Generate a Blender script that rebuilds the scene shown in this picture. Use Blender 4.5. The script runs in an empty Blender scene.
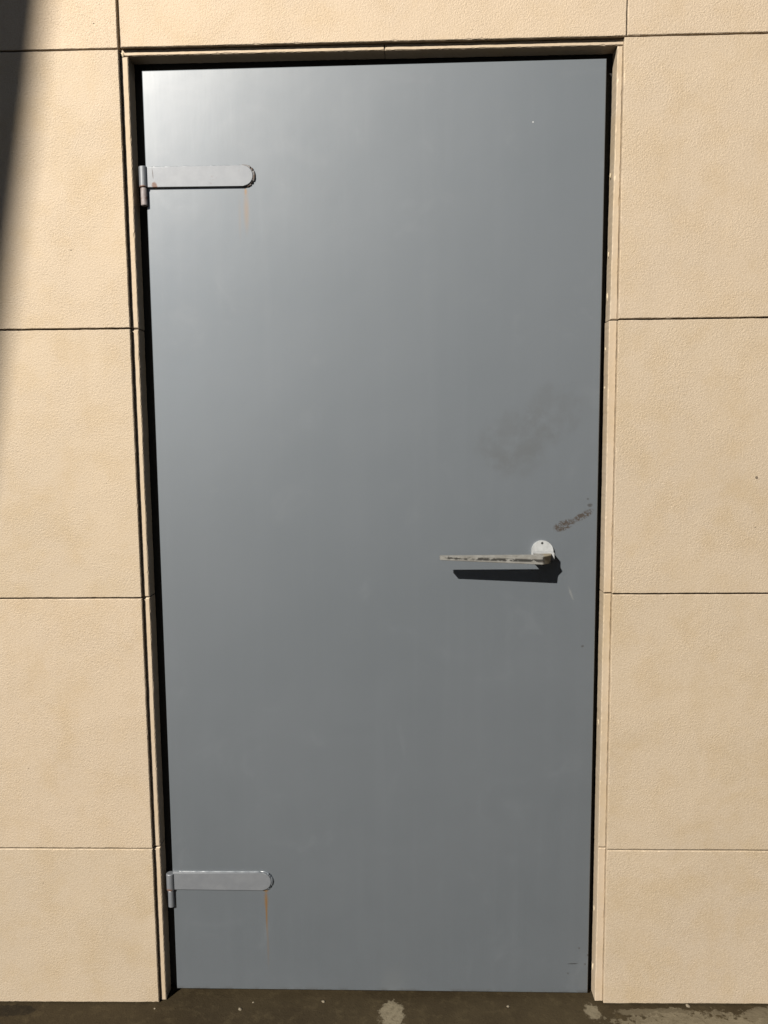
import bpy, bmesh, math, random
from mathutils import Vector, Matrix, noise
random.seed(7)
S = bpy.context.scene
C = S.collection
R = math.radians

# ------------------------------------------------------------------ camera
CAM = Vector((0.0608, -1.6009, 1.2627))
PITCH, YAW, ROLL, FPX = -0.10561, -0.0274, -0.0095, 780.48
fw = Vector((math.sin(YAW) * math.cos(PITCH), math.cos(YAW) * math.cos(PITCH), math.sin(PITCH)))
rt = Vector((math.cos(YAW), -math.sin(YAW), 0))
up = rt.cross(fw)
rt2 = rt * math.cos(ROLL) + up * math.sin(ROLL)
up2 = -rt * math.sin(ROLL) + up * math.cos(ROLL)
cd = bpy.data.cameras.new('camera')
cd.sensor_fit = 'HORIZONTAL'
cd.sensor_width = 36
cd.lens = FPX * 36 / 768
cd.clip_start = 0.02
cd.clip_end = 1000
co = bpy.data.objects.new('camera', cd)
C.objects.link(co)
M3 = Matrix((rt2, up2, -fw)).transposed()
co.matrix_world = Matrix.Translation(CAM) @ M3.to_4x4()
S.camera = co

# ------------------------------------------------------------------ light
SUN = Vector((-0.64, -1.0, 0.80)).normalized()      # towards the sun
W = bpy.data.worlds.new('World')
S.world = W
W.use_nodes = True
nt = W.node_tree
sky = nt.nodes.new('ShaderNodeTexSky')
sky.sky_type = 'NISHITA'
sky.sun_disc = False
sky.air_density = 0.7
sky.dust_density = 0.2
sky.sun_elevation = math.asin(SUN.z)
sky.sun_rotation = math.atan2(SUN.x, SUN.y)
bg = nt.nodes['Background']
bg.inputs['Strength'].default_value = 0.05
nt.links.new(sky.outputs[0], bg.inputs[0])
sd = bpy.data.lights.new('sun', 'SUN')
sd.energy = 5.0
sd.angle = R(0.6)
sd.color = (1.0, 0.95, 0.87)
so = bpy.data.objects.new('sun', sd)
so.rotation_euler = SUN.to_track_quat('Z', 'Y').to_euler()
so.location = SUN * 30
C.objects.link(so)
S.view_settings.view_transform = 'Standard'
S.view_settings.look = 'None'
S.view_settings.gamma = 1
S.view_settings.exposure = 1.0


# ------------------------------------------------------------------ node helpers
class Mat:
    def __init__(s, name):
        s.m = bpy.data.materials.new(name)
        s.m.use_nodes = True
        s.t = s.m.node_tree
        s.b = s.t.nodes['Principled BSDF']
        s.pos = s.t.nodes.new('ShaderNodeNewGeometry').outputs['Position']
        sp = s.t.nodes.new('ShaderNodeSeparateXYZ')
        s.t.links.new(s.pos, sp.inputs[0])
        s.x, s.y, s.z = sp.outputs

    def link(s, v, sock):
        if hasattr(v, 'is_linked'):
            s.t.links.new(v, sock)
        elif isinstance(v, (tuple, list)) and len(v) == 3 and len(sock.default_value) == 4:
            sock.default_value = (*v, 1)
        else:
            sock.default_value = v

    def set(s, **k):
        for a, v in k.items():
            s.link(v, s.b.inputs[a.replace('_', ' ')])

    def math(s, op, a, b=0.0, c=None, clamp=False):
        n = s.t.nodes.new('ShaderNodeMath')
        n.operation = op
        n.use_clamp = clamp
        s.link(a, n.inputs[0])
        s.link(b, n.inputs[1])
        if c is not None:
            s.link(c, n.inputs[2])
        return n.outputs[0]

    def noise(s, scale, detail=3, rough=.5, vec=None, stretch=None, dist=0.0, off=(0, 0, 0)):
        v = vec or s.pos
        n0 = s.t.nodes.new('ShaderNodeMapping')
        s.t.links.new(v, n0.inputs[0])
        n0.inputs['Location'].default_value = off
        if stretch:
            n0.inputs['Scale'].default_value = stretch
        n = s.t.nodes.new('ShaderNodeTexNoise')
        s.t.links.new(n0.outputs[0], n.inputs['Vector'])
        n.inputs['Scale'].default_value = scale
        n.inputs['Detail'].default_value = detail
        n.inputs['Roughness'].default_value = rough
        n.inputs['Distortion'].default_value = dist
        return n.outputs[0]

    def ramp(s, v, a, b, lo=0.0, hi=1.0):
        n = s.t.nodes.new('ShaderNodeMapRange')
        n.interpolation_type = 'SMOOTHSTEP'
        s.link(v, n.inputs[0])
        for i, q in enumerate((a, b, lo, hi)):
            n.inputs[i + 1].default_value = q
        return n.outputs[0]

    def mix(s, f, a, b, mode='MIX'):
        n = s.t.nodes.new('ShaderNodeMix')
        n.data_type = 'RGBA'
        n.blend_type = mode
        s.link(f, n.inputs[0])
        s.link(a, n.inputs[6])
        s.link(b, n.inputs[7])
        return n.outputs[2]

    def bump(s, h, dist, strength=1.0, prev=None):
        n = s.t.nodes.new('ShaderNodeBump')
        n.inputs['Distance'].default_value = dist
        n.inputs['Strength'].default_value = strength
        s.link(h, n.inputs['Height'])
        if prev:
            s.t.links.new(prev, n.inputs['Normal'])
        return n.outputs[0]

    def mul(s, *a):
        r = a[0]
        for b in a[1:]:
            r = s.math('MULTIPLY', r, b)
        return r

    def ellipse(s, cx, cz, rx, rz, ang=0.0, soft=.6, warp=None, wamt=0.0):
        """mask in the plane of the door: 1 inside, falling to 0 at the rim"""
        dx = s.math('SUBTRACT', s.x, cx)
        dz = s.math('SUBTRACT', s.z, cz)
        ca, sa = math.cos(ang), math.sin(ang)
        u = s.math('ADD', s.math('MULTIPLY', dx, ca / rx), s.math('MULTIPLY', dz, sa / rx))
        v = s.math('ADD', s.math('MULTIPLY', dx, -sa / rz), s.math('MULTIPLY', dz, ca / rz))
        d = s.math('SQRT', s.math('ADD', s.math('MULTIPLY', u, u), s.math('MULTIPLY', v, v)))
        if warp is not None:
            d = s.math('ADD', d, s.math('MULTIPLY', s.math('SUBTRACT', warp, .5), wamt))
        return s.ramp(d, 1 - soft, 1, 1, 0)


# ------------------------------------------------------------------ materials
def stone_material(name, rough_face=True):
    m = Mat(name)
    oi = m.t.nodes.new('ShaderNodeObjectInfo').outputs['Random']
    big = m.noise(2.3, 3, .55)
    mid = m.noise(13, 4, .6, off=(3, 1, 7))
    col = m.mix(m.ramp(big, .3, .7), (.390, .318, .231), (.368, .303, .226))
    col = m.mix(m.math('MULTIPLY', m.ramp(mid, .42, .72), .45), col, (.350, .268, .166))
    blot = m.noise(5.5, 5, .62, dist=.7, off=(6, 3, 2))
    col = m.mix(m.math('MULTIPLY', m.ramp(blot, .50, .74), .42), col, (.335, .258, .158))
    run = m.noise(1, 4, .6, stretch=(26, 26, 1.6), off=(1, 0, 4))
    col = m.mix(m.math('MULTIPLY', m.ramp(run, .54, .74), .22), col, (.33, .26, .175))
    col = m.mix(m.math('MULTIPLY', m.ramp(oi, .0, 1.0), .22), col, (.388, .300, .222))
    tone = m.math('ADD', m.math('MULTIPLY', oi, .07), .965)
    tv = m.t.nodes.new('ShaderNodeCombineXYZ')
    for i in range(3):
        m.link(tone, tv.inputs[i])
    col = m.mix(1.0, col, tv.outputs[0], 'MULTIPLY')
    if rough_face:
        g1 = m.noise(250, 3, .62, dist=.3)
        g2 = m.noise(430, 2, .6, off=(5, 5, 5))
        col = m.mix(m.math('MULTIPLY', m.ramp(g2, .54, .74), .50), col, (.27, .205, .13))
        col = m.mix(m.math('MULTIPLY', m.ramp(g2, .46, .28), .40), col, (.52, .43, .32))
        # pits of the blasted face are a little darker
        col = m.mix(m.math('MULTIPLY', m.ramp(g1, .50, .28), .22), col, (.29, .225, .14))
        pit = m.noise(330, 1, .5, off=(4, 7, 1))
        col = m.mix(m.math('MULTIPLY', m.ramp(pit, .70, .78), .55), col, (.20, .145, .085))
        # a few sparse black grains and rusty specks
        sp = m.noise(60, 0, .5, off=(9, 2, 4))
        col = m.mix(m.math('MULTIPLY', m.ramp(sp, .878, .893), .8), col, (.07, .05, .035))
        h = m.math('ADD', m.math('MULTIPLY', g1, .8), m.math('MULTIPLY', g2, .55))
        patch = m.ramp(m.noise(9, 2, .5, off=(1, 8, 2)), .35, .65, .55, 1.0)
        n = m.bump(m.math('MULTIPLY', h, patch), .0012, 1.0)
    else:
        g1 = m.noise(140, 3, .6)
        n = m.bump(g1, .0006, .6)
    m.set(Base_Color=col, Roughness=.75, Metallic=.52, Normal=n)
    m.b.inputs['Specular IOR Level'].default_value = .5
    return m.m


def door_paint(name, wear=True):
    m = Mat(name)
    big = m.noise(1.7, 3, .5)
    strk = m.noise(1.0, 4, .6, stretch=(42, 42, 1.1))
    wisp = m.noise(7, 5, .65, dist=1.2, off=(2, 0, 5))
    col = m.mix(m.ramp(big, .3, .7), (.114, .1285, .142), (.124, .138, .152))
    col = m.mix(m.math('MULTIPLY', m.ramp(strk, .45, .75), .13), col, (.143, .157, .172))
    col = m.mix(m.math('MULTIPLY', m.ramp(wisp, .57, .74), .15), col, (.180, .194, .208))
    fine = m.noise(26, 5, .7, off=(4, 4, 1))
    rough = m.math('ADD', .73, m.math('MULTIPLY', m.math('SUBTRACT', strk, .5), .03))
    rough = m.math('ADD', rough, m.math('MULTIPLY', m.math('SUBTRACT', wisp, .5), .10))
    if wear:
        w = m.noise(16, 5, .65, off=(7, 0, 1))
        # dull hand grime above the handle
        for cx, cz, rx, rz, ang, amt in ((.285, 1.245, .105, .075, .45, .30), (.365, 1.30, .085, .07, .2, .24),
                                         (.30, 1.19, .075, .05, .1, .2)):
            k = m.mul(m.ellipse(cx, cz, rx, rz, ang, .55, w, 1.3), m.ramp(fine, .30, .62), amt)
            col = m.mix(k, col, (.074, .078, .079))
            rough = m.math('ADD', rough, m.math('MULTIPLY', k, .14))
        # scrawled brown scuff by the edge, two specks over it
        scr = m.noise(85, 3, .7, stretch=(1, 1, 1.6), dist=1.8, off=(1, 3, 2))
        for cx, cz, rx, rz, ang in ((.392, 1.060, .026, .012, .35), (.430, 1.080, .028, .0085, .52)):
            k = m.mul(m.ellipse(cx, cz, rx, rz, ang, .35, w, .8), m.ramp(scr, .44, .53), .85)
            col = m.mix(k, col, (.050, .033, .021))
        for cx, cz, rx in ((.4446, 1.102, .0062), (.4400, 1.1148, .003), (.4340, .802, .0034), (.4584, .102, .004),
                           (.4385, .118, .0025), (.452, .080, .003), (.415, .058, .0025)):
            k = m.mul(m.ellipse(cx, cz, rx, rx * .8, 0, .5, scr, 1.6), .65)
            col = m.mix(k, col, (.04,.034,.028))
        # dark horizontal scrape near the foot, pale nick near the top
        col = m.mix(m.mul(m.ellipse(.425, .081, .014, .0016, .05, .5, scr, .8), .8), col, (.03, .03, .03))
        col = m.mix(m.ellipse(.3186, 1.8646, .0016, .0016, 0, .4), col, (.45, .45, .44))
        # pale scratch right of the handle
        col = m.mix(m.mul(m.ellipse(.408, .915, .003, .022, .35, .8, scr, 1.0), .45), col, (.24, .24, .23))
        # rust runs under the two hinges, rust in the weld toes
        dn = m.noise(30, 3, .6, stretch=(1, 1, .12))
        for cx, cz, rx, rz, amt in ((-.2535, .195, .0032, .070, 1.0), (-.2535, .225, .0062, .035, .8),
                                    (-.252, .12, .0035, .07, .25), (-.256, 1.705, .0085, .060, .42),
                                    (-.270, 1.69, .0050, .062, .14), (-.2565, 1.742, .0035, .012, .8),
                                    (-.436, 1.752, .012, .006, .55), (-.2535, .248, .009, .005, .8)):
            k = m.mul(m.ellipse(cx, cz, rx, rz, 0, .9, dn, .7), amt * .85)
            col = m.mix(k, col, (.20, .098, .014))
        dirt = m.mul(m.ramp(m.z, .012, .022, 1, 0), m.ramp(fine, .45, .6), .35)
        col = m.mix(dirt, col, (.05, .042, .034))
    n = m.bump(m.noise(2.2, 2, .5, off=(2, 2, 2)), .004, .35)
    n = m.bump(m.noise(9, 2, .5, off=(5, 2, 2)), .0009, .35, n)
    n = m.bump(m.noise(1, 3, .5, stretch=(160, 160, 30)), .00008, .3, n)
    m.set(Base_Color=col, Roughness=rough, Metallic=.78, Normal=n)
    m.set(Coat_Weight=1.0, Coat_IOR=1.78, Coat_Roughness=m.math('SUBTRACT', rough, .42), Coat_Normal=n)
    return m.m


def hinge_paint():
    m = Mat('hinge_paint')
    w = m.noise(45, 4, .65)
    col = m.mix(m.ramp(w, .35, .7), (.138, .146, .158), (.155, .163, .174))
    chip = m.noise(38, 4, .7, off=(3, 3, 0))
    k = m.math('MAXIMUM', m.mul(m.ellipse(-.4400, 1.7555, .0070, .0085, .3, .4, chip, 2.4), .95),
               m.mul(m.ellipse(-.464, 1.7525, .012, .0035, 0, .6, chip, 1.0), .85))
    k = m.math('MAXIMUM', k, m.mul(m.ellipse(-.4665, .2535, .010, .004, 0, .6, chip, 1.0), .7))
    k = m.math('MAXIMUM', k, m.mul(m.ramp(chip, .68, .72), .8))
    col = m.mix(k, col, (.12, .045, .016))
    crack = m.mul(m.ellipse(-.4425, 1.778, .0012, .013, .08, .5, chip, .8), .9)
    col = m.mix(crack, col, (.04, .035, .035))
    m.set(Base_Color=col, Roughness=m.math('ADD', .68, m.math('MULTIPLY', k, .2)), Metallic=.6, Coat_Weight=.7, Coat_IOR=1.6, Coat_Roughness=.36,
          Normal=m.bump(m.noise(60, 3, .6), .0006, .3))
    return m.m


def pin_paint():
    m = Mat('rusty_pin')
    w = m.noise(70, 4, .65)
    col = m.mix(m.ramp(w, .35, .65), (.155, .125, .118), (.21, .185, .18))
    col = m.mix(m.mul(m.ramp(m.noise(50, 3, .6, off=(1, 1, 5)), .58, .66), .8), col, (.09, .035, .014))
    m.set(Base_Color=col, Roughness=.55, Normal=m.bump(w, .0006, .5))
    return m.m


def bead_paint():
    m = Mat('weld_paint')
    w = m.noise(90, 4, .65)
    col = m.mix(m.ramp(w, .42, .58), (.105, .100, .098), (.060, .036, .022))
    m.set(Base_Color=col, Roughness=.6, Normal=m.bump(w, .001, .7))
    return m.m


def lever_paint():
    m = Mat('worn_lever')
    w = m.noise(55, 4, .7, stretch=(.55, 1, 1.6), off=(2, 6, 1))
    col = m.mix(m.ramp(m.noise(60, 3, .6), .35, .65), (.118, .113, .101), (.150, .146, .134))
    # black scrapes run along the middle of the front face
    line = m.math('SUBTRACT', m.z, m.math('ADD', 1.0034, m.math('MULTIPLY', m.math('SUBTRACT', m.x, .1305), -.036)))
    band = m.ramp(m.math('ABSOLUTE', line), .0014, .0046, 1, 0)
    thr = m.noise(70, 4, .75, stretch=(1, 1, 2), off=(8, 1, 1))
    gate = m.ramp(m.x, .15, .24, .01, .11)
    k = m.mul(band, m.ramp(m.math('ADD', thr, gate), .52, .60), .95)
    col = m.mix(k, col, (.012, .011, .009))
    k2 = m.mul(m.ramp(w, .58, .66), .5)
    col = m.mix(k2, col, (.06, .052, .04))
    # yellower bare metal at the elbow
    col = m.mix(m.ramp(m.x, .336, .345), col, (.13, .11, .075))
    m.set(Base_Color=col, Roughness=.62, Metallic=.0, Normal=m.bump(w, .0005, .6))
    m.b.inputs['Specular IOR Level'].default_value = .3
    return m.m


def plain(name, col, rough=.5, spec=.5, nscale=60, bump=.0003):
    m = Mat(name)
    w = m.noise(nscale, 3, .6)
    c = m.mix(m.ramp(w, .3, .7), tuple(v * .88 for v in col), tuple(min(1, v * 1.1) for v in col))
    m.set(Base_Color=c, Roughness=rough, Normal=m.bump(w, bump, .5))
    m.b.inputs['Specular IOR Level'].default_value = spec
    return m.m


def ground_material():
    m = Mat('damp_concrete')
    a = m.noise(4, 5, .6)
    b = m.noise(38, 5, .7, off=(2, 9, 0))
    g = m.noise(260, 3, .6)
    b2 = m.noise(95, 4, .65, off=(3, 3, 0))
    col = m.mix(m.ramp(a, .3, .7), (.0185, .0130, .0060), (.028, .0205, .0100))
    col = m.mix(m.mul(m.ramp(b, .48, .70), .6), col, (.040, .030, .015))
    col = m.mix(m.mul(m.ramp(g, .40, .25), .7), col, (.007, .0045, .002))
    # pale cement spills: seen from above, so masks in x / y

    def blot(cx, cy, rx, ry, amt, wamt=1.1):
        u = m.math('MULTIPLY', m.math('SUBTRACT', m.x, cx), 1 / rx)
        v = m.math('MULTIPLY', m.math('SUBTRACT', m.y, cy), 1 / ry)
        d = m.math('SQRT', m.math('ADD', m.math('MULTIPLY', u, u), m.math('MULTIPLY', v, v)))
        d = m.math('ADD', d, m.math('MULTIPLY', m.math('SUBTRACT', b, .5), wamt))
        d = m.math('ADD', d, m.math('MULTIPLY', m.math('SUBTRACT', b2, .5), wamt * 1.1))
        return m.mul(m.ramp(d, .75, 1, 1, 0), m.ramp(b2, .25, .6, .55, 1), amt)
    for cx, cy, rx, ry, amt in ((.024, -.030, .030, .044, .95), (.46, -.020, .018, .026, .85), (.66, -.075, .19, .060, .75),
                                (.60, -.022, .10, .014, .45), (.86, -.05, .12, .05, .6)):
        col = m.mix(blot(cx, cy, rx, ry, amt), col, (.118, .100, .067))
    col = m.mix(blot(-.82, -.022, .07, .02, .75, .9), col, (.006, .0045, .0025))
    m.set(Base_Color=col, Roughness=m.ramp(a, .3, .7, .75, .92),
          Normal=m.bump(m.math('ADD', m.math('MULTIPLY', b, .8), m.math('MULTIPLY', g, .35)), .003, .7))
    m.b.inputs['Specular IOR Level'].default_value = .12
    return m.m


STONE = stone_material('blasted_limestone')
SAWN = stone_material('sawn_limestone', False)
PAINT = door_paint('grey_door_paint')
HINGE = hinge_paint()
PIN = pin_paint()
BEAD = bead_paint()
LEVER = lever_paint()
WHITE = plain('white_enamel', (.235, .24, .24), .5)
HOLE = plain('hole_shade', (.012, .012, .012), .6, .3)
FRAME = plain('black_frame_paint', (.014, .013, .011), .75, .2)
CORE = plain('rough_backing', (.05, .043, .035), .9, .2)
GROUND = ground_material()
PEB = plain('pale_grit', (.13, .108, .075), .8, .3)
MORTAR = plain('mortar', (.40, .33, .23), .9, .2, 200, .001)
BARK = plain('bark', (.11, .08, .055), .9, .2, 14, .02)
LEAF = plain('leaf_green', (.05, .09, .028), .55, .4, 3)


# ------------------------------------------------------------------ mesh helpers
def link(name, bm, mat, parent=None, ploc=None, smooth=False, centre=True):
    me = bpy.data.meshes.new(name)
    bmesh.ops.recalc_face_normals(bm, faces=bm.faces)
    if centre and len(bm.verts):
        lo = Vector([min(v.co[i] for v in bm.verts) for i in range(3)])
        hi = Vector([max(v.co[i] for v in bm.verts) for i in range(3)])
        c = (lo + hi) / 2
        c.z = lo.z
    else:
        c = Vector((0, 0, 0))
    bmesh.ops.translate(bm, verts=bm.verts, vec=-c)
    bm.to_mesh(me)
    bm.free()
    if smooth:
        for p in me.polygons:
            p.use_smooth = True
    me.materials.append(mat)
    o = bpy.data.objects.new(name, me)
    C.objects.link(o)
    o.location = c
    o['_abs'] = tuple(c)
    if parent:
        o.parent = parent
        o.location = c - Vector(parent['_abs'])
    return o


def thing(name, label, cat, loc, group=None):
    o = bpy.data.objects.new(name, None)
    o.empty_display_size = .1
    C.objects.link(o)
    o.location = loc
    o['_abs'] = tuple(loc)
    o['label'] = label
    o['category'] = cat
    if group:
        o['group'] = group
    return o


def box(bm, x0, x1, y0, y1, z0, z1):
    r = bmesh.ops.create_cube(bm, size=1)
    for v in r['verts']:
        v.co = Vector((x0 + (v.co.x + .5) * (x1 - x0), y0 + (v.co.y + .5) * (y1 - y0), z0 + (v.co.z + .5) * (z1 - z0)))
    return r['verts']


def slab(bm, quad, y0, y1, step=.006, jit=.0003, chamf=.0010, chips=.018, chip_size=.0022):
    """stone slab with slightly ragged, worn edges; quad = 4 (x,z) corners counter-clockwise seen from -y"""
    cx = sum(p[0] for p in quad) / 4
    cz = sum(p[1] for p in quad) / 4
    outer, inner = [], []
    for i in range(4):
        a, b = Vector(quad[i]), Vector(quad[(i + 1) % 4])
        L = (b - a).length
        n = max(2, int(L / step))
        d = (b - a) / L
        inn = Vector((-d.y, d.x))
        chip = 0.0
        for k in range(n):
            t = k / n
            p = a + (b - a) * t
            if random.random() < chips:
                chip = random.uniform(.4, 1) * chip_size
            wob = noise.noise(Vector((p.x * 30, p.y * 30, y0 * 7 + i))) * .0008
            j = wob + random.uniform(-jit, jit)
            if k == 0:
                outer.append(p)
                prev = (Vector(quad[i]) - Vector(quad[i - 1])).normalized()
                pin = Vector((-prev.y, prev.x))
                inner.append(p + (inn + pin) * (chamf * random.uniform(.8, 1.6)))
            else:
                outer.append(p + inn * max(-.0006, j * .6))
                inner.append(p + inn * (chamf * random.uniform(.7, 1.4) + max(0, j) + chip))
            chip *= random.choice((0, 0, .6, .8))
    fi = [bm.verts.new((p.x, y0, p.y)) for p in inner]
    fo = [bm.verts.new((p.x, y0 + chamf * 1.1, p.y)) for p in outer]
    bk = [bm.verts.new((p.x, y1, p.y)) for p in outer]
    n = len(fi)
    bm.faces.new(fi)
    for i in range(n):
        j = (i + 1) % n
        bm.faces.new((fi[i], fo[i], fo[j], fi[j]))
        bm.faces.new((fo[i], bk[i], bk[j], fo[j]))
    bm.faces.new(list(reversed(bk)))


def rect(x0, x1, z0, z1):
    return [(x0, z0), (x1, z0), (x1, z1), (x0, z1)]


def tube(bm, pts, radii, seg=10, cap=True):
    rings = []
    for i, p in enumerate(pts):
        p = Vector(p)
        d = (Vector(pts[min(i + 1, len(pts) - 1)]) - Vector(pts[max(i - 1, 0)])).normalized()
        a = d.orthogonal().normalized() if abs(d.z) < .9 else d.cross(Vector((0, 1, 0))).normalized()
        b = d.cross(a)
        r = radii[i] if isinstance(radii, (list, tuple)) else radii
        rings.append([bm.verts.new(p + (a * math.cos(2 * math.pi * k / seg) + b * math.sin(2 * math.pi * k / seg)) * r)
                      for k in range(seg)])
    for r0, r1 in zip(rings, rings[1:]):
        for k in range(seg):
            bm.faces.new((r0[k], r0[(k + 1) % seg], r1[(k + 1) % seg], r1[k]))
    if cap:
        bm.faces.new(list(reversed(rings[0])))
        bm.faces.new(rings[-1])


def prism(bm, outline, y0, y1, bev=0.0, seg=2):
    """extrude an (x,z) outline from y0 (front) to y1"""
    f = [bm.verts.new((x, y0, z)) for x, z in outline]
    b = [bm.verts.new((x, y1, z)) for x, z in outline]
    top = bm.faces.new(f)
    bm.faces.new(list(reversed(b)))
    n = len(f)
    for i in range(n):
        j = (i + 1) % n
        bm.faces.new((f[i], b[i], b[j], f[j]))
    if bev:
        bmesh.ops.bevel(bm, geom=list(top.edges), offset=bev, segments=seg, affect='EDGES', profile=.5)


# ------------------------------------------------------------------ ground: falls a little to the left
def GZ(x):
    return -.002 + .008 * x


bm = bmesh.new()
vs = [bm.verts.new(p) for p in ((-100, -300, GZ(-100)), (100, -300, GZ(100)), (100, 40, GZ(100)), (-100, 40, GZ(-100)))]
bm.faces.new(vs)
g = link('pavement', bm, GROUND, centre=False)
g['kind'] = 'structure'

# ------------------------------------------------------------------ wall
D = 0.0238                                   # door face behind the wall face
XL, XR = -.4957, .4890
JL = [2.0085, 1.4712, .9140, .3570]          # joint heights left and right of the door
JR = [2.0103, 1.4762, .9186, .3602]
wall = thing('stone_wall', 'sunlit beige wall of rough limestone panels with dark joints around the grey door', 'wall', (0, .15, 0))
wall['kind'] = 'thing'
cols_l = [XL, XL - .62, XL - 1.24, XL - 1.86, XL - 2.48]
cols_r = [XR, XR + .62, XR + 1.24, XR + 1.86, XR + 2.48]
TOPS = [2.010, 2.566, 3.12]


def panel(x0, x1, z0, z1, dy=0.0, name='stone_panel'):
    bm = bmesh.new()
    q = rect(x0, x1, z0, z1)
    if z0 < .01:
        q[0], q[1] = (x0, GZ(x0) + .0032), (x1, GZ(x1) + .0030)
    slab(bm, q, dy, .0262)
    return link(name, bm, STONE, wall)


gap = .0032
for side, cols, J in ((-1, cols_l, JL), (1, cols_r, JR)):
    for ci in range(4):
        a, b = sorted((cols[ci], cols[ci + 1]))
        if side < 0:
            b -= (0 if ci == 0 else gap)
        else:
            a += (0 if ci == 0 else gap)
        zs = [.0035] + list(reversed(J))
        for k in range(4):
            gz = gap if not (k == 1 and True) else gap
            z0 = zs[k] + (gz / 2 if k else 0)
            z1 = zs[k + 1] - gz / 2
            panel(a, b, z0, z1, random.choice((0, .0004, .0007)))
        if ci == 0:
            if side > 0:
                a = .4940
            else:
                b = -.4962
        for k in range(2):
            panel(a, b, (J[0] if k == 0 else TOPS[1]) + gap / 2, TOPS[k + 1] - gap / 2, random.choice((0, .0005)))
# over the door
panel(-.4905, .4915, 2.0108, TOPS[1] - gap / 2, .0002, 'lintel_panel')
panel(-.4905, .4915, TOPS[1] + gap / 2, TOPS[2] - gap / 2, .0)

# reveal stones, set back a little behind the face, lining the opening
YS = .0092
YB = .045
for side, J in ((-1, JL), (1, JR)):
    zs = [GZ(side * .49) + .0015] + list(reversed(J))
    for k in range(4):
        z0 = zs[k] + (.0012 if k else 0)
        z1 = zs[k + 1] - .0012
        if k == 3:
            z1 = 1.9972
        bm = bmesh.new()
        if side < 0:
            q = [(-.4954, z0), (-.4812 + (.0004 if k == 3 else -.0006), z0), (-.4812 + (.0016 if k == 3 else -.0004), z1), (-.4954, z1)]
        else:
            xi0 = (.4722, .4726, .4734, .4742)[k]
            xi1 = (.4728, .4732, .4728, .4785)[k]
            q = [(xi0, z0), (.4886, z0), (.4886, z1), (xi1, z1)]
        slab(bm, q, YS + random.uniform(-.0003, .0006), YB, .005, .00035, .0014, .03, .002)
        o = link('reveal_stone', bm, SAWN, wall)
        # stray mortar on the inner edge
        if side > 0:
            for t in range((2, 1, 2, 3)[k]):
                bm = bmesh.new()
                z = random.uniform(z0 + .04, z1 - .04)
                r = bmesh.ops.create_icosphere(bm, subdivisions=2, radius=1)
                sc = Vector((random.uniform(.0010, .0019), .003, random.uniform(.003, .009)))
                ph = random.uniform(0, 9)
                for v in r['verts']:
                    kx = 1 + .6 * noise.noise(v.co * 1.7 + Vector((ph, 0, 0)))
                    v.co = Vector((v.co.x * sc.x * kx + xi0 + .0002, v.co.y * sc.y + .030 + ph * .0006, v.co.z * sc.z * kx + z))
                link('mortar_crust', bm, MORTAR, o)
bm = bmesh.new()
slab(bm, rect(-.4940, .0258, 1.9986, 2.0104), YS, YB, .005, .0003, .0013, .02, .002)
link('reveal_stone', bm, SAWN, wall)
bm = bmesh.new()
slab(bm, rect(.0270, .4902, 1.9983, 2.0104), YS + .0003, YB, .005, .0003, .0013, .02, .002)
link('reveal_stone', bm, SAWN, wall)
# chip of stone at the mitred corner
bm = bmesh.new()
r = bmesh.ops.create_icosphere(bm, subdivisions=2, radius=1)
for v in r['verts']:
    kx = 1 + .5 * noise.noise(v.co * 1.4)
    v.co = Vector((v.co.x * .0035 * kx - .4895, v.co.y * .003 + YS + .001, v.co.z * .005 * kx + 2.0015))
link('mortar_crust', bm, MORTAR, wall)

# rough core the panels are fixed to, closing the opening behind the door
bm = bmesh.new()
xa, xb = cols_l[-1] + .01, cols_r[-1] - .01
box(bm, xa, -.4972, .0275, .30, -.05, 3.11)
box(bm, .4935, xb, .0275, .30, -.05, 3.11)
box(bm, -.4960, .4920, .0275, .30, 2.0120, 3.11)
box(bm, -.4965, .4930, .20, .298, -.05, 2.0115)
link('wall_core', bm, CORE, wall)
bm = bmesh.new()
slab(bm, rect(xa, xb, 3.122, 3.20), -.03, .33)
link('coping', bm, SAWN, wall)
# black steel frame behind the leaf
bm = bmesh.new()
box(bm, -.4955, -.4455, .0525, .11, .0005, 1.9960)
box(bm, .4460, .4905, .0525, .11, .0005, 1.9960)
box(bm, -.4955, .4905, .0535, .109, 1.9530, 2.0100)
link('door_frame', bm, FRAME, wall)

# ------------------------------------------------------------------ door
door = thing('metal_door', 'flat grey painted steel door with two strap hinges and a worn lever handle', 'door', (-.46, D, .012))
door['kind'] = 'thing'
bm = bmesh.new()
prism(bm, [(-.4612, .0125), (.4592, .0115), (.4612, 1.9808), (-.4580, 1.9770)], D, D + .027, .0016, 2)
link('door_panel', bm, PAINT, door)


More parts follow.
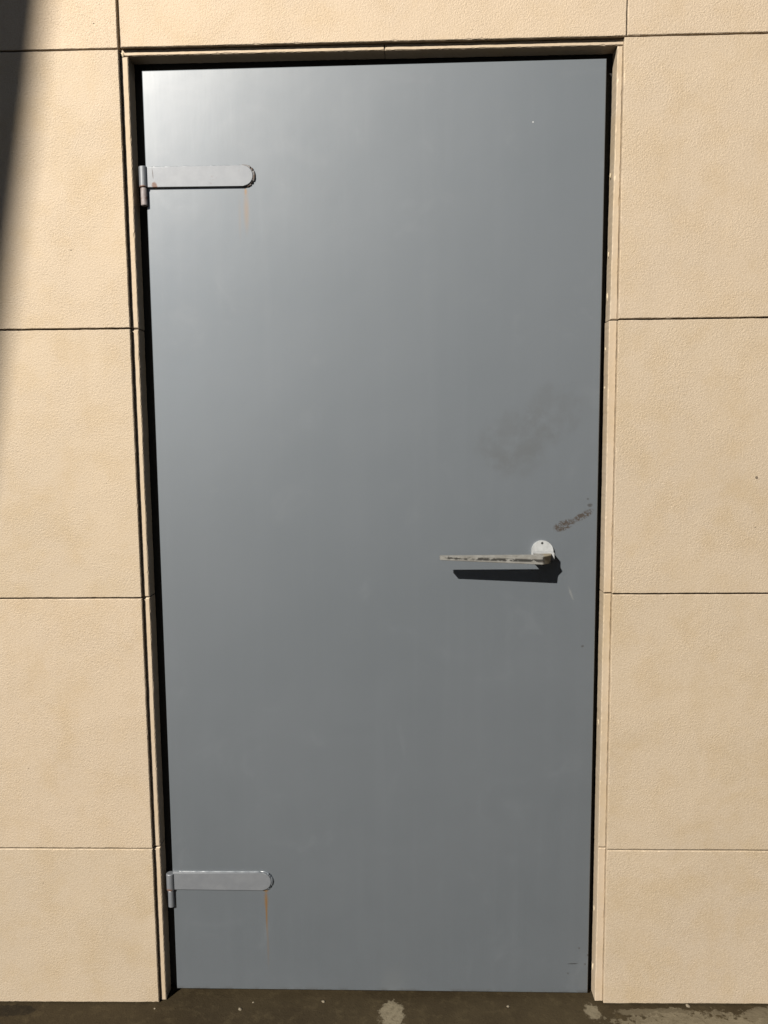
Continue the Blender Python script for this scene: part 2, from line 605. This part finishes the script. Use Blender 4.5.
def hinge(zc, x_end, hh, barrel_top, barrel_split, pin_bot, bx, rusty):
    x0 = bx + .006
    r = hh / 2
    xc = x_end - r
    out = [(x0, zc - r), (xc, zc - r)]
    out += [(xc + r * math.sin(t), zc - r * math.cos(t)) for t in [math.pi * k / 14 for k in range(1, 14)]]
    out += [(xc, zc + r), (x0, zc + r)]
    bm = bmesh.new()
    prism(bm, out, D - .0050, D + .0002, .0014, 3)
    h = link('hinge', bm, HINGE, door)
    # weld bead round the end and thin toes along both edges
    bm = bmesh.new()
    pts, rad = [], []
    for k in range(27):
        t = -.25 + (math.pi + .5) * k / 26
        rr = r + .0012
        wide = .0014 + .0023 * max(0, math.sin(min(max(t, 0), math.pi))) + random.uniform(-.0003, .0003)
        pts.append((xc + rr * math.sin(t), D - .0002, zc - rr * math.cos(t)))
        rad.append(wide)
    tube(bm, pts, rad, 8)
    link('weld_bead', bm, BEAD if rusty else PAINT, h, smooth=True)
    bm = bmesh.new()
    n = 26
    for zz, sg in ((zc - r, -1), (zc + r, 1)):
        tube(bm, [(x0 + .010 + (xc - x0 - .012) * k / n, D - .0002, zz + sg * .0003) for k in range(n + 1)],
             [random.uniform(.0010, .0020) for k in range(n + 1)], 6)
    link('weld_bead', bm, PAINT, h, smooth=True)
    yb = D - .0025
    bm = bmesh.new()
    zt, zs = barrel_top, barrel_split
    tube(bm, [(bx, yb, zs), (bx, yb, zs + .0008), (bx, yb, zt - .0012), (bx, yb, zt)], [.0082, .0088, .0088, .0076], 20)
    link('barrel', bm, HINGE, h, smooth=False)
    bm = bmesh.new()
    tube(bm, [(bx + .0004, yb, pin_bot), (bx + .0004, yb, pin_bot + .0015), (bx + .0004, yb, zs - .0018), (bx + .0004, yb, zs - .0008)],
         [.0054, .0070, .0070, .0062], 20)
    box(bm, bx + .001, bx + .010, yb + .004, .0525, pin_bot + .003, zs - .003)
    p = link('pin', bm, PIN if rusty else HINGE, h)
    if rusty:
        p['label'] = 'rust brown hinge pin'
    return h


h1 = hinge(1.7715, -.2400, .0400, 1.7925, 1.7520, 1.7160, -.4622, True)
h2 = hinge(.2715, -.2405, .0400, .2895, .2510, .2110, -.4650, False)

# handle: worn wedge lever on a white half-round plate
HF, HK = .0645, .0475
bm = bmesh.new()
yf, yk = D - HF, D - HK
P = {}


def v(n, x, y, z):
    P[n] = bm.verts.new((x, y, z))


# front blade: tip, elbow
v('tft', .1306, yf, 1.0062); v('tfb', .1306, yf, .9984); v('tkt', .1300, yk, 1.0060); v('tkb', .1300, yk, .9986)
v('eft', .3360, yf, 1.0040); v('efb', .3380, yf, .9880); v('ekt', .3240, yk, 1.0066); v('ekb', .3240, yk, .9890)
# elbow shoulder and shank foot on the door
v('sft', .3560, D - .054, 1.0060); v('sfb', .3545, D - .0415, .9860)
v('dft', .3660, D - .006, 1.0050); v('dfb', .3640, D - .006, .9830)
v('dkt', .3270, D - .006, 1.0050); v('dkb', .3270, D - .006, .9830)
for q in ('tft tfb efb eft', 'tkt tkb tfb tft', 'ekt ekb tkb tkt', 'tft eft ekt tkt', 'tfb tkb ekb efb',
          'eft efb sfb', 'eft sfb sft', 'sft sfb dfb dft', 'dkt dkb ekb ekt', 'dft dfb dkb dkt',
          'eft sft dft dkt ekt', 'efb ekb dkb dfb sfb'):
    bm.faces.new([P[k] for k in q.split()])
bmesh.ops.triangulate(bm, faces=[f for f in bm.faces if len(f.verts) > 4])
bmesh.ops.bevel(bm, geom=[e for e in bm.edges if len(e.link_faces) == 2 and e.calc_face_angle(0) > .3], offset=.0009, segments=2, affect='EDGES')
lev = link('handle', bm, LEVER, door)
lev['label'] = 'worn tapered lever handle with black scrapes'
bm = bmesh.new()
cx, cz, rr = .3462, 1.0060, .0226
out = [(cx - rr * .98, .9965), (cx + rr * .98, .9965)] + [(cx + rr * math.cos(t), cz + rr * 1.02 * math.sin(t)) for t in [math.pi * k / 24 for k in range(25)]]
prism(bm, out, D - .0085, D + .0003, .002, 3)
bp = link('backplate', bm, WHITE, lev)
bp['label'] = 'white half-round backplate'
bm = bmesh.new()
tube(bm, [(.3452, D - .0089, 1.0240), (.3452, D - .004, 1.0240)], .0024, 16)
link('hole_disc', bm, HOLE, lev)  # near-black disc standing in for the shade inside the screw hole
bm = bmesh.new()
box(bm, .3262, .3672, D - .030, D - .0082, .9905, 1.0072)
bmesh.ops.bevel(bm, geom=list(bm.edges), offset=.0012, segments=2, affect='EDGES')
link('neck', bm, WHITE, lev)

# ------------------------------------------------------------------ grit on the pavement
for x, y, r, lab in ((-.310, -.018, .0035, 'largest pale pebble on the dark pavement, left of the cement spill'),
                     (-.285, .0034, .0018, 'tiny pale pebble lying close to the foot of the grey door'),
                     (-.129, .006, .0030, 'pale round pebble right under the middle of the door bottom'),
                     (.279, -.0066, .0026, 'flat pale stone chip on the pavement below the door handle side'),
                     (.670, -.004, .0042, 'white pebble against the foot of the right-hand stone panel'),
                     (-.50, -.016, .0018, 'tiny pebble on the pavement below the left door jamb')):
    bm = bmesh.new()
    q = bmesh.ops.create_icosphere(bm, subdivisions=2, radius=1)
    ph = random.uniform(0, 50)
    for vv in q['verts']:
        k = 1 + .45 * noise.noise(vv.co * 1.3 + Vector((ph, 0, 0)))
        vv.co = Vector((vv.co.x * r * 1.15 * k + x, vv.co.y * r * k + y, vv.co.z * r * .7 * k + r * .45 + GZ(x)))
    o = link('pebble', bm, PEB)
    o['label'] = lab
    o['category'] = 'pebble'
    o['group'] = 'pebbles on the pavement at the foot of the wall'

# ------------------------------------------------------------------ leaning tree left of and behind the viewer: its trunk shades the wall's left edge
T = 4.3
k = Vector((-.64, -1.0, .80)) * T
rad = .20
perp = Vector((.842, -.539, 0)) * rad


def axis(zw):
    """trunk axis point whose right-hand edge throws its shadow at height zw on the wall"""
    xw = -.652 - (2.01 - zw) * .190
    return Vector((xw, 0, zw)) + k - perp


tree = thing('leaning_tree', 'slender leaning tree whose trunk shades the left edge of the wall', 'tree', tuple(axis(-3.69)))
bm = bmesh.new()
zz = [-3.75, -3.5, -2.5, -1, .5, 2, 3.2, 4.4]
tube(bm, [axis(z) for z in zz], [rad * 1.5, rad * 1.2, rad * 1.05, rad, rad, rad, rad * .9, rad * .55], 18)
tops = []
for a in range(7):
    ang = a * 2 * math.pi / 7 + .3
    s = axis(3.6 + .12 * a)
    e = s + Vector((math.cos(ang) * 1.0, math.sin(ang) * .9, 1.2 + .2 * (a % 3)))
    tube(bm, [s, (s + e) / 2 + Vector((0, 0, .15)), e], [.09, .06, .025], 8)
    tops.append(e)
link('trunk', bm, BARK, tree, smooth=True)
bm = bmesh.new()
cen = axis(5.3)
clumps = [cen + Vector((random.gauss(0, .75), random.gauss(0, .65), random.gauss(0, .5) + .2)) for _ in range(26)] + tops
for cpt in clumps:
    for _ in range(110):
        p = cpt + Vector((random.gauss(0, .26), random.gauss(0, .26), random.gauss(0, .2)))
        if p.z < 7.4:
            continue
        d1 = Vector((random.gauss(0, 1), random.gauss(0, 1), random.gauss(0, .6))).normalized()
        d2 = d1.orthogonal().normalized()
        L, w = random.uniform(.06, .11), random.uniform(.02, .035)
        bm.faces.new([bm.verts.new(p), bm.verts.new(p + d1 * L * .5 + d2 * w), bm.verts.new(p + d1 * L), bm.verts.new(p + d1 * L * .5 - d2 * w)])
link('crown', bm, LEAF, tree)

# ------------------------------------------------------------------ unseen blocks added to dim the sky light, leaving a gap for the sun
BLOCKER_MAT = plain('blocker_render', (.15, .115, .075), .9, .2, 3, .002)
PANE = plain('dark_pane', (.02, .022, .024), .12, .5)
SASH = plain('brown_sash', (.07, .05, .035), .6, .3)


def block(x0, x1, y0, y1, h, label):
    t = thing('sky_blocker', label, 'blocker', ((x0 + x1) / 2, (y0 + y1) / 2, 0), 'unseen blocks added to dim the sky light')
    bm = bmesh.new()
    box(bm, x0, x1, y0, y1, -.4, h)
    link('wall', bm, BLOCKER_MAT, t)
    bm = bmesh.new()
    box(bm, x0 - .25, x1 + .25, y0 - .25, y1 + .25, h + .002, h + .35)
    link('cornice', bm, BLOCKER_MAT, t)
    n = int((x1 - x0) / 2.6)
    for f in range(int(h / 3.2)):
        for i in range(n):
            cx = x0 + (i + .5) * (x1 - x0) / n
            z = 1.0 + f * 3.2
            bm = bmesh.new()
            for a in ((cx - .62, cx - .55, z, z + 1.6), (cx + .55, cx + .62, z, z + 1.6), (cx - .548, cx + .548, z + 1.53, z + 1.6),
                      (cx - .548, cx + .548, z, z + .07), (cx - .03, cx + .03, z + .072, z + 1.528)):
                box(bm, a[0], a[1], y1 - .02, y1 + .07, a[2], a[3])
            w = link('window', bm, SASH, t)
            bm = bmesh.new()
            box(bm, cx - .549, cx + .549, y1 - .01, y1 + .03, z + .06, z + 1.54)
            link('pane', bm, PANE, w)


block(-2.6, 18, -19, -9, 13.0, 'unseen dull brown block added to cut the sky light, right of the sunny gap')
block(-26, -9.4, -11.5, -8, 13.0, 'unseen dull brown block added to cut the sky light, left of the sunny gap')

for o in S.objects:
    if '_abs' in o:
        del o['_abs']
